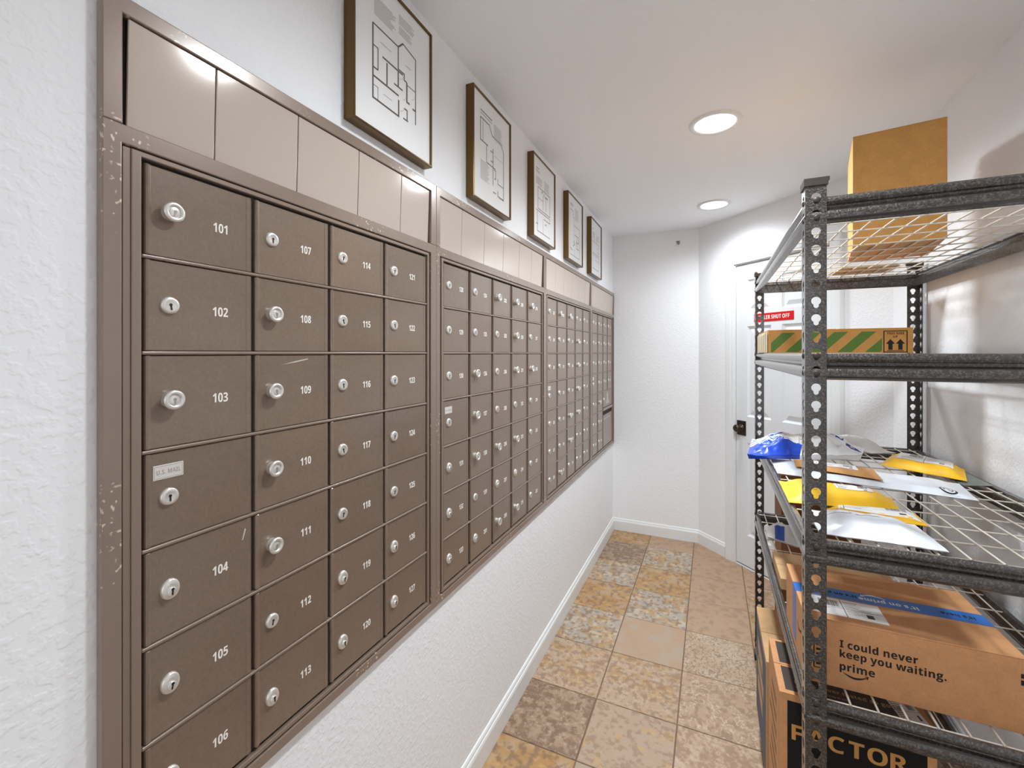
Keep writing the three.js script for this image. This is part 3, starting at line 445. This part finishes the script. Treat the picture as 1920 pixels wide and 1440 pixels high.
{ // flat carton behind the blue-taped one
  const t = thing('flat_carton', 'low flat kraft carton lying behind the blue-taped carton on the second shelf', 'box', [0.365, 0.6975, -1.775]);
  carton(t, 0.326, 0.036, 0.22, kraftC, {});
  mesh('handling_mark', [0, 1].map((k) => slab(poly(rect(0, 0.024, 0, 0.026), [rect(0.003, 0.021, 0.003, 0.023).reverse()]), 0, 0.0003).rotateX(-Math.PI / 2).translate(-0.075 + k * 0.03, 0.0361, 0.09)), kraftDark, t);
}
{ // tall box standing on the floor behind the shelving
  const t = thing('tall_carton', 'tall dark brown carton standing on the floor behind the shelving, before the door', 'box', [0.462, 0.0008, -2.62]);
  carton(t, 0.314, 0.87, 0.24, kraftDark, { tape: { w: 0.05, drop: 0.08, mat: std({ color: S('#a57b4c'), roughness: 0.35 }) } });
}
{ // green-striped flat box on the shelf at eye height
  const w = 0.443, h = 0.09, d = 0.39, t = thing('striped_carton', 'flat brown carton with diagonal green stripes on the fourth shelf', 'box', [0.4225, 1.46, -2.195]);
  carton(t, w, h, d, kraftB, { along: 'z' });
  const gr = std({ color: S('#587a30'), roughness: 0.75 }), f = d / 2, st = [];
  for (let k = 0; k < 5; k++) { const x = -w / 2 + 0.004 + k * 0.083 - 0.03; let p = [[x, 0.004], [x + 0.043, 0.004], [x + 0.116, h - 0.012], [x + 0.073, h - 0.012]]; const lim = [-w / 2 + 0.009, w / 2 - 0.088]; const clip = (pp, v, s) => { const o = []; pp.forEach((a, i) => { const b = pp[(i + 1) % pp.length], da = s * (a[0] - v), db = s * (b[0] - v); if (da >= 0) o.push(a); if ((da >= 0) !== (db >= 0)) { const q = da / (da - db); o.push([lerp(a[0], b[0], q), lerp(a[1], b[1], q)]); } }); return o; }; p = clip(clip(p, lim[0], 1), lim[1], -1); if (p.length > 2) st.push(slab(poly(p), f, f + 0.0004)); }
  st.forEach((g) => mesh('green_stripe', g, gr, t));
  const x0 = w / 2 - 0.084, arrow = (cx) => slab(poly([[cx - 0.006, 0.012], [cx + 0.006, 0.012], [cx + 0.006, 0.033], [cx + 0.013, 0.033], [cx, 0.05], [cx - 0.013, 0.033], [cx - 0.006, 0.033]]), f, f + 0.0004);
  mesh('handling_mark', [slab(poly(rect(x0, x0 + 0.068, 0.002, h - 0.01), [rect(x0 + 0.003, x0 + 0.065, 0.005, h - 0.013).reverse()]), f, f + 0.0004), arrow(x0 + 0.02), arrow(x0 + 0.048), box(x0 + 0.01, x0 + 0.058, 0.0075, 0.0095, f, f + 0.0004), textGeo('THIS SIDE', 0.0085, { sx: 0.9 }).translate(x0 + 0.034, 0.066, f), textGeo('UP', 0.0075).translate(x0 + 0.034, 0.0545, f)], ink, t);
  for (let k = 0; k < 4; k++) mesh('side_flap', rbox(-w / 2 - 0.004 - k * 0.0022, -w / 2 - 0.0022 - k * 0.0022, 0.001, h - 0.006 - k * 0.004, -d / 2 + 0.02 + k * 0.012, d / 2 - 0.004 - k * 0.05, 0.0006, 1), kraft('#e0cfb2'), t);
}
{ // upright carton on the top shelf, turned a little
  const w = 0.224, h = 0.36, d = 0.292, a = 0.18, t = thing('upright_carton', 'plain upright brown carton standing on the top shelf close to the ceiling', 'box', [0.554, 1.8035, -1.9], -a);
  carton(t, w, h, d, kraftB, { along: 'x' });
  mesh('bottom_flap', [box(-w / 2 + 0.002, -0.0015, -0.0004, 0.0006, -d / 2 + 0.003, d / 2 - 0.003), box(0.0015, w / 2 - 0.002, -0.0004, 0.0006, -d / 2 + 0.003, d / 2 - 0.003)], kraftC, t);
}
{ // flattened cardboard lying at the back of the top shelf
  const t = thing('cardboard_sheet', 'flat grey-brown cardboard sheet lying at the back of the top shelf', 'cardboard', [0.57, 1.8035, -2.295], 0.04);
  mesh('sheet', [rbox(-0.1, 0.1, 0, 0.004, -0.1, 0.085, 0.001), rbox(-0.094, 0.096, 0.0042, 0.008, -0.095, 0.078, 0.001)], kraft('#bca68c'), t);
}

// soft envelopes: a closed pillow over four corners [near-left, near-right, far-right, far-left] on the shelf
function pillow(c, thick, { n = 34, seed = 1, wr = 0.002, wf = 6, edge = 0.16, lift = 0 } = {}) {
  const o = [c.reduce((s, p) => s + p[0], 0) / 4, c.reduce((s, p) => s + p[1], 0) / 4];
  const xz = (s, t) => [0, 1].map((k) => lerp(lerp(c[0][k], c[1][k], s), lerp(c[3][k], c[2][k], s), t) - o[k]);
  const bulge = (s, t) => { const f = (v) => smooth(0, edge, Math.min(v, 1 - v)); return Math.pow(f(s) * f(t), 0.7); };
  const top = (s, t) => { const [x, z] = xz(s, t), b = bulge(s, t), w = wr * ((fbm(s, t, wf, seed, 4) - 0.5) * 2 + 1.2 * (0.5 - Math.abs(fbm(s, t * 0.7, wf, seed + 50, 2) - 0.5) * 2)); return [x, 0.0016 + thick * b + w * (0.25 + 0.75 * b) + wr * 0.8 + lift * Math.max(0, 1 - 4 * s), z]; };
  const pos = [], uv = [], idx = [], N = n + 1;
  for (let side = 0; side < 2; side++) for (let j = 0; j <= n; j++) for (let i = 0; i <= n; i++) { const s = i / n, t = j / n, rim = !i || !j || i === n || j === n; const p = top(s, t); if (side) p[1] = rim ? p[1] - 0.001 : 0.0005 + (p[1] - 0.0016) * 0.04; pos.push(...p); uv.push(s, t); }
  for (let j = 0; j < n; j++) for (let i = 0; i < n; i++) { const a = j * N + i, b = a + 1, d = a + N, e = d + 1; idx.push(a, b, d, b, e, d); const q = N * N; idx.push(a + q, d + q, b + q, b + q, d + q, e + q); }
  const q = N * N, wall = (a, b) => idx.push(a, a + q, b, b, a + q, b + q);
  for (let i = 0; i < n; i++) { wall(i + 1, i); wall(n * N + i, n * N + i + 1); wall(i * N, (i + 1) * N); wall((i + 1) * N + n, i * N + n); }
  const g = new THREE.BufferGeometry(); g.setAttribute('position', new THREE.Float32BufferAttribute(pos, 3)); g.setAttribute('uv', new THREE.Float32BufferAttribute(uv, 2)); g.setIndex(idx); g.computeVertexNormals();
  const patch = (s0, s1, t0, t1, m = 12, up = 0.0009) => { const P = [], U = [], I = []; for (let j = 0; j <= m; j++) for (let i = 0; i <= m; i++) { const p = top(lerp(s0, s1, i / m), lerp(t0, t1, j / m)); p[1] += up; P.push(...p); U.push(i / m, j / m); } for (let j = 0; j < m; j++) for (let i = 0; i < m; i++) { const a = j * (m + 1) + i; I.push(a, a + 1, a + m + 1, a + 1, a + m + 2, a + m + 1); } const h = new THREE.BufferGeometry(); h.setAttribute('position', new THREE.Float32BufferAttribute(P, 3)); h.setAttribute('uv', new THREE.Float32BufferAttribute(U, 2)); h.setIndex(I); h.computeVertexNormals(); return h; };
  return { g, patch, o, top };
}
function envelope(name, label, cat, y, c, thick, mat, opt, patches = []) {
  const p = pillow(c, thick, opt), t = thing(name, label, cat, [p.o[0], y, p.o[1]]);
  mesh('envelope_body', p.g, mat, t);
  patches.forEach(([n, s0, s1, t0, t1, m]) => mesh(n, p.patch(s0, s1, t0, t1), m, t));
  return { t, p };
}
const Y3 = TOPS[2] + 0.0002, poly_ = (hex, r = 0.32) => std({ color: S(hex), roughness: r, side: THREE.DoubleSide });
const yellow = poly_('#f6bb12', 0.45), yellow2 = poly_('#f8c21d', 0.45), whitePoly = poly_('#dfe3ea', 0.3), whitePoly2 = poly_('#e6e9f0', 0.3), greyPoly = poly_('#6d7572', 0.35);
// white mailer with a black loop mark, and the kraft mailer lying on it
{
  const { t, p } = envelope('poly_mailer', 'large flat white plastic mailer with a black loop mark, under the kraft mailer', 'envelope', Y3, [[0.201, -1.738], [0.668, -1.637], [0.7, -1.83], [0.205, -1.96]], 0.011, whitePoly, { seed: 3, wr: 0.0022, wf: 5 });
  const loop = (g, w, h) => { g.fillStyle = '#dfe3ea'; g.fillRect(0, 0, w, h); g.strokeStyle = '#17171a'; g.lineWidth = 15; g.beginPath(); g.ellipse(w / 2, h / 2, w * 0.42, h * 0.38, 0, 0, 6.3); g.stroke(); g.lineWidth = 8; g.beginPath(); g.moveTo(w * 0.28, h * 0.62); g.bezierCurveTo(w * 0.2, h * 0.2, w * 0.5, h * 0.3, w * 0.5, h * 0.5); g.bezierCurveTo(w * 0.5, h * 0.75, w * 0.8, h * 0.7, w * 0.72, h * 0.36); g.stroke(); };
  mesh('loop_mark', p.patch(0.845, 0.93, 0.04, 0.34, 8), std({ map: canvasTex(128, 128, loop), roughness: 0.4 }), t);
}
envelope('kraft_mailer', 'brown kraft paper mailer with a white label lying on the large white plastic mailer', 'envelope', Y3 + 0.0185, [[0.262, -1.79], [0.476, -1.702], [0.49, -1.85], [0.272, -1.905]], 0.006, poly_('#c99257', 0.7), { seed: 7, wr: 0.0012 }, [['shipping_label', 0.36, 0.78, 0.42, 0.86, labelMat[1]], ['postage_sticker', 0.14, 0.32, 0.5, 0.9, labelMat[0]]]);
envelope('grey_mailer', 'thin dark grey plastic mailer lying underneath the right-hand yellow padded envelope', 'envelope', Y3, [[0.705, -1.815], [0.785, -1.845], [0.79, -2.13], [0.7, -2.1]], 0.004, greyPoly, { seed: 9, wr: 0.001, n: 20 });
envelope('padded_envelope', 'yellow padded envelope at right on the third shelf, with a large barcode label', 'envelope', Y3 + 0.008, [[0.545, -1.985], [0.722, -1.838], [0.79, -2.03], [0.645, -2.2]], 0.022, yellow, { seed: 11, wr: 0.002, edge: 0.2 }, [['shipping_label', 0.16, 0.86, 0.3, 0.86, labelMat[0]]]);
envelope('padded_envelope', 'yellow padded envelope hanging over the left rail of the third shelf, with handwriting on it', 'envelope', Y3 + 0.002, [[0.19, -1.405], [0.44, -1.44], [0.455, -1.566], [0.192, -1.632]], 0.024, yellow2, { seed: 13, wr: 0.002, edge: 0.2 }, [['shipping_label', 0.5, 0.82, 0.52, 0.86, labelMat[1]],
  ['handwriting', 0.2, 0.3, 0.3, 0.8, std({ map: canvasTex(96, 128, (g, w, h) => { g.fillStyle = '#f8c21d'; g.fillRect(0, 0, w, h); g.strokeStyle = '#6e5a1c'; g.lineWidth = 4; g.beginPath(); g.moveTo(24, 30); g.bezierCurveTo(70, 4, 70, 50, 34, 56); g.bezierCurveTo(80, 58, 66, 100, 40, 92); g.bezierCurveTo(30, 118, 60, 122, 84, 108); g.stroke(); }), roughness: 0.5 })]]);
envelope('padded_envelope', 'yellow padded envelope almost covered by its white shipping label, in front of the handwritten one', 'envelope', Y3 + 0.001, [[0.27, -1.375], [0.462, -1.348], [0.468, -1.44], [0.275, -1.4]], 0.012, yellow, { seed: 17, wr: 0.0012 }, [['shipping_label', 0.12, 0.95, 0.1, 0.95, labelMat[1]]]);
envelope('poly_mailer', 'puffy white plastic mailer nearest the front beam of the third shelf', 'envelope', Y3 + 0.0004, [[0.22, -1.195], [0.44, -1.19], [0.436, -1.345], [0.225, -1.365]], 0.021, whitePoly2, { seed: 19, wr: 0.0035, wf: 7, edge: 0.3 }, [['shipping_label', 0.1, 0.62, 0.62, 0.86, labelMat[0]]]);
{ // crumpled blue and white bag at the back left, and the long grey bag behind it
  const stripes = canvasTex(512, 256, (g, w, h) => { g.fillStyle = '#f0f1f4'; g.fillRect(0, 0, w, h); g.fillStyle = '#1f47b8'; g.beginPath(); g.moveTo(0, h); g.lineTo(0, h * 0.55); g.bezierCurveTo(w * 0.15, h * 0.62, w * 0.3, h * 0.66, w * 0.48, h * 0.84); g.lineTo(w * 0.46, h); g.fill(); g.strokeStyle = '#1f47b8'; for (let k = 0; k < 6; k++) { g.lineWidth = 6 + 7 * hash(k, 1, 2); g.beginPath(); const y = 20 + k * 24; g.moveTo(0, y + 10); g.bezierCurveTo(w * 0.1, y - 14, w * 0.2, y + 22, w * (0.3 + 0.12 * hash(k, 2, 2)), y); g.stroke(); } g.fillStyle = '#1f47b8'; g.fillRect(w * 0.68, h * 0.25, 40, 16); g.fillRect(w * 0.8, h * 0.1, 14, 110); g.fillRect(w * 0.76, h * 0.3, 60, 10); g.fillStyle = '#1b2f7a'; g.beginPath(); g.arc(w * 0.92, h * 0.62, 34, 0, 7); g.fill(); g.fillStyle = '#eef0f4'; g.beginPath(); g.arc(w * 0.91, h * 0.66, 11, 0, 7); g.fill(); });
  envelope('poly_bag', 'crumpled shiny blue and white plastic bag overhanging the left end of the third shelf', 'bag', Y3 + 0.0175, [[0.118, -1.85], [0.5, -2.01], [0.55, -2.17], [0.16, -2.2]], 0.044, std({ map: stripes, roughness: 0.25, side: THREE.DoubleSide }), { seed: 23, wr: 0.019, wf: 9, edge: 0.3, n: 72 }, [['shipping_label', 0.32, 0.58, 0.2, 0.62, labelMat[0]]]);
  envelope('poly_bag', 'long whitish plastic bag lying behind the blue and white bag on the third shelf', 'bag', Y3, [[0.42, -2.41], [0.585, -2.225], [0.68, -2.275], [0.52, -2.425]], 0.045, poly_('#d7d2cf', 0.4), { seed: 29, wr: 0.006, wf: 6, edge: 0.4 }, [['postage_sticker', 0.25, 0.5, 0.3, 0.8, labelMat[1]]]);
  const { t, p } = envelope('bubble_mailer', 'white plastic bubble mailer closed with blue tape at the far left of the second shelf', 'envelope', TOPS[1] + 0.0004, [[0.208, -2.1], [0.31, -2.04], [0.335, -2.17], [0.215, -2.25]], 0.045, poly_('#e8e6e4', 0.35), { seed: 31, wr: 0.006, wf: 7, edge: 0.4 });
  mesh('tape', p.patch(0.25, 0.55, 0.02, 0.35), std({ color: S('#2754b5'), roughness: 0.3 }), t);
}
renderer.render(scene, camera);
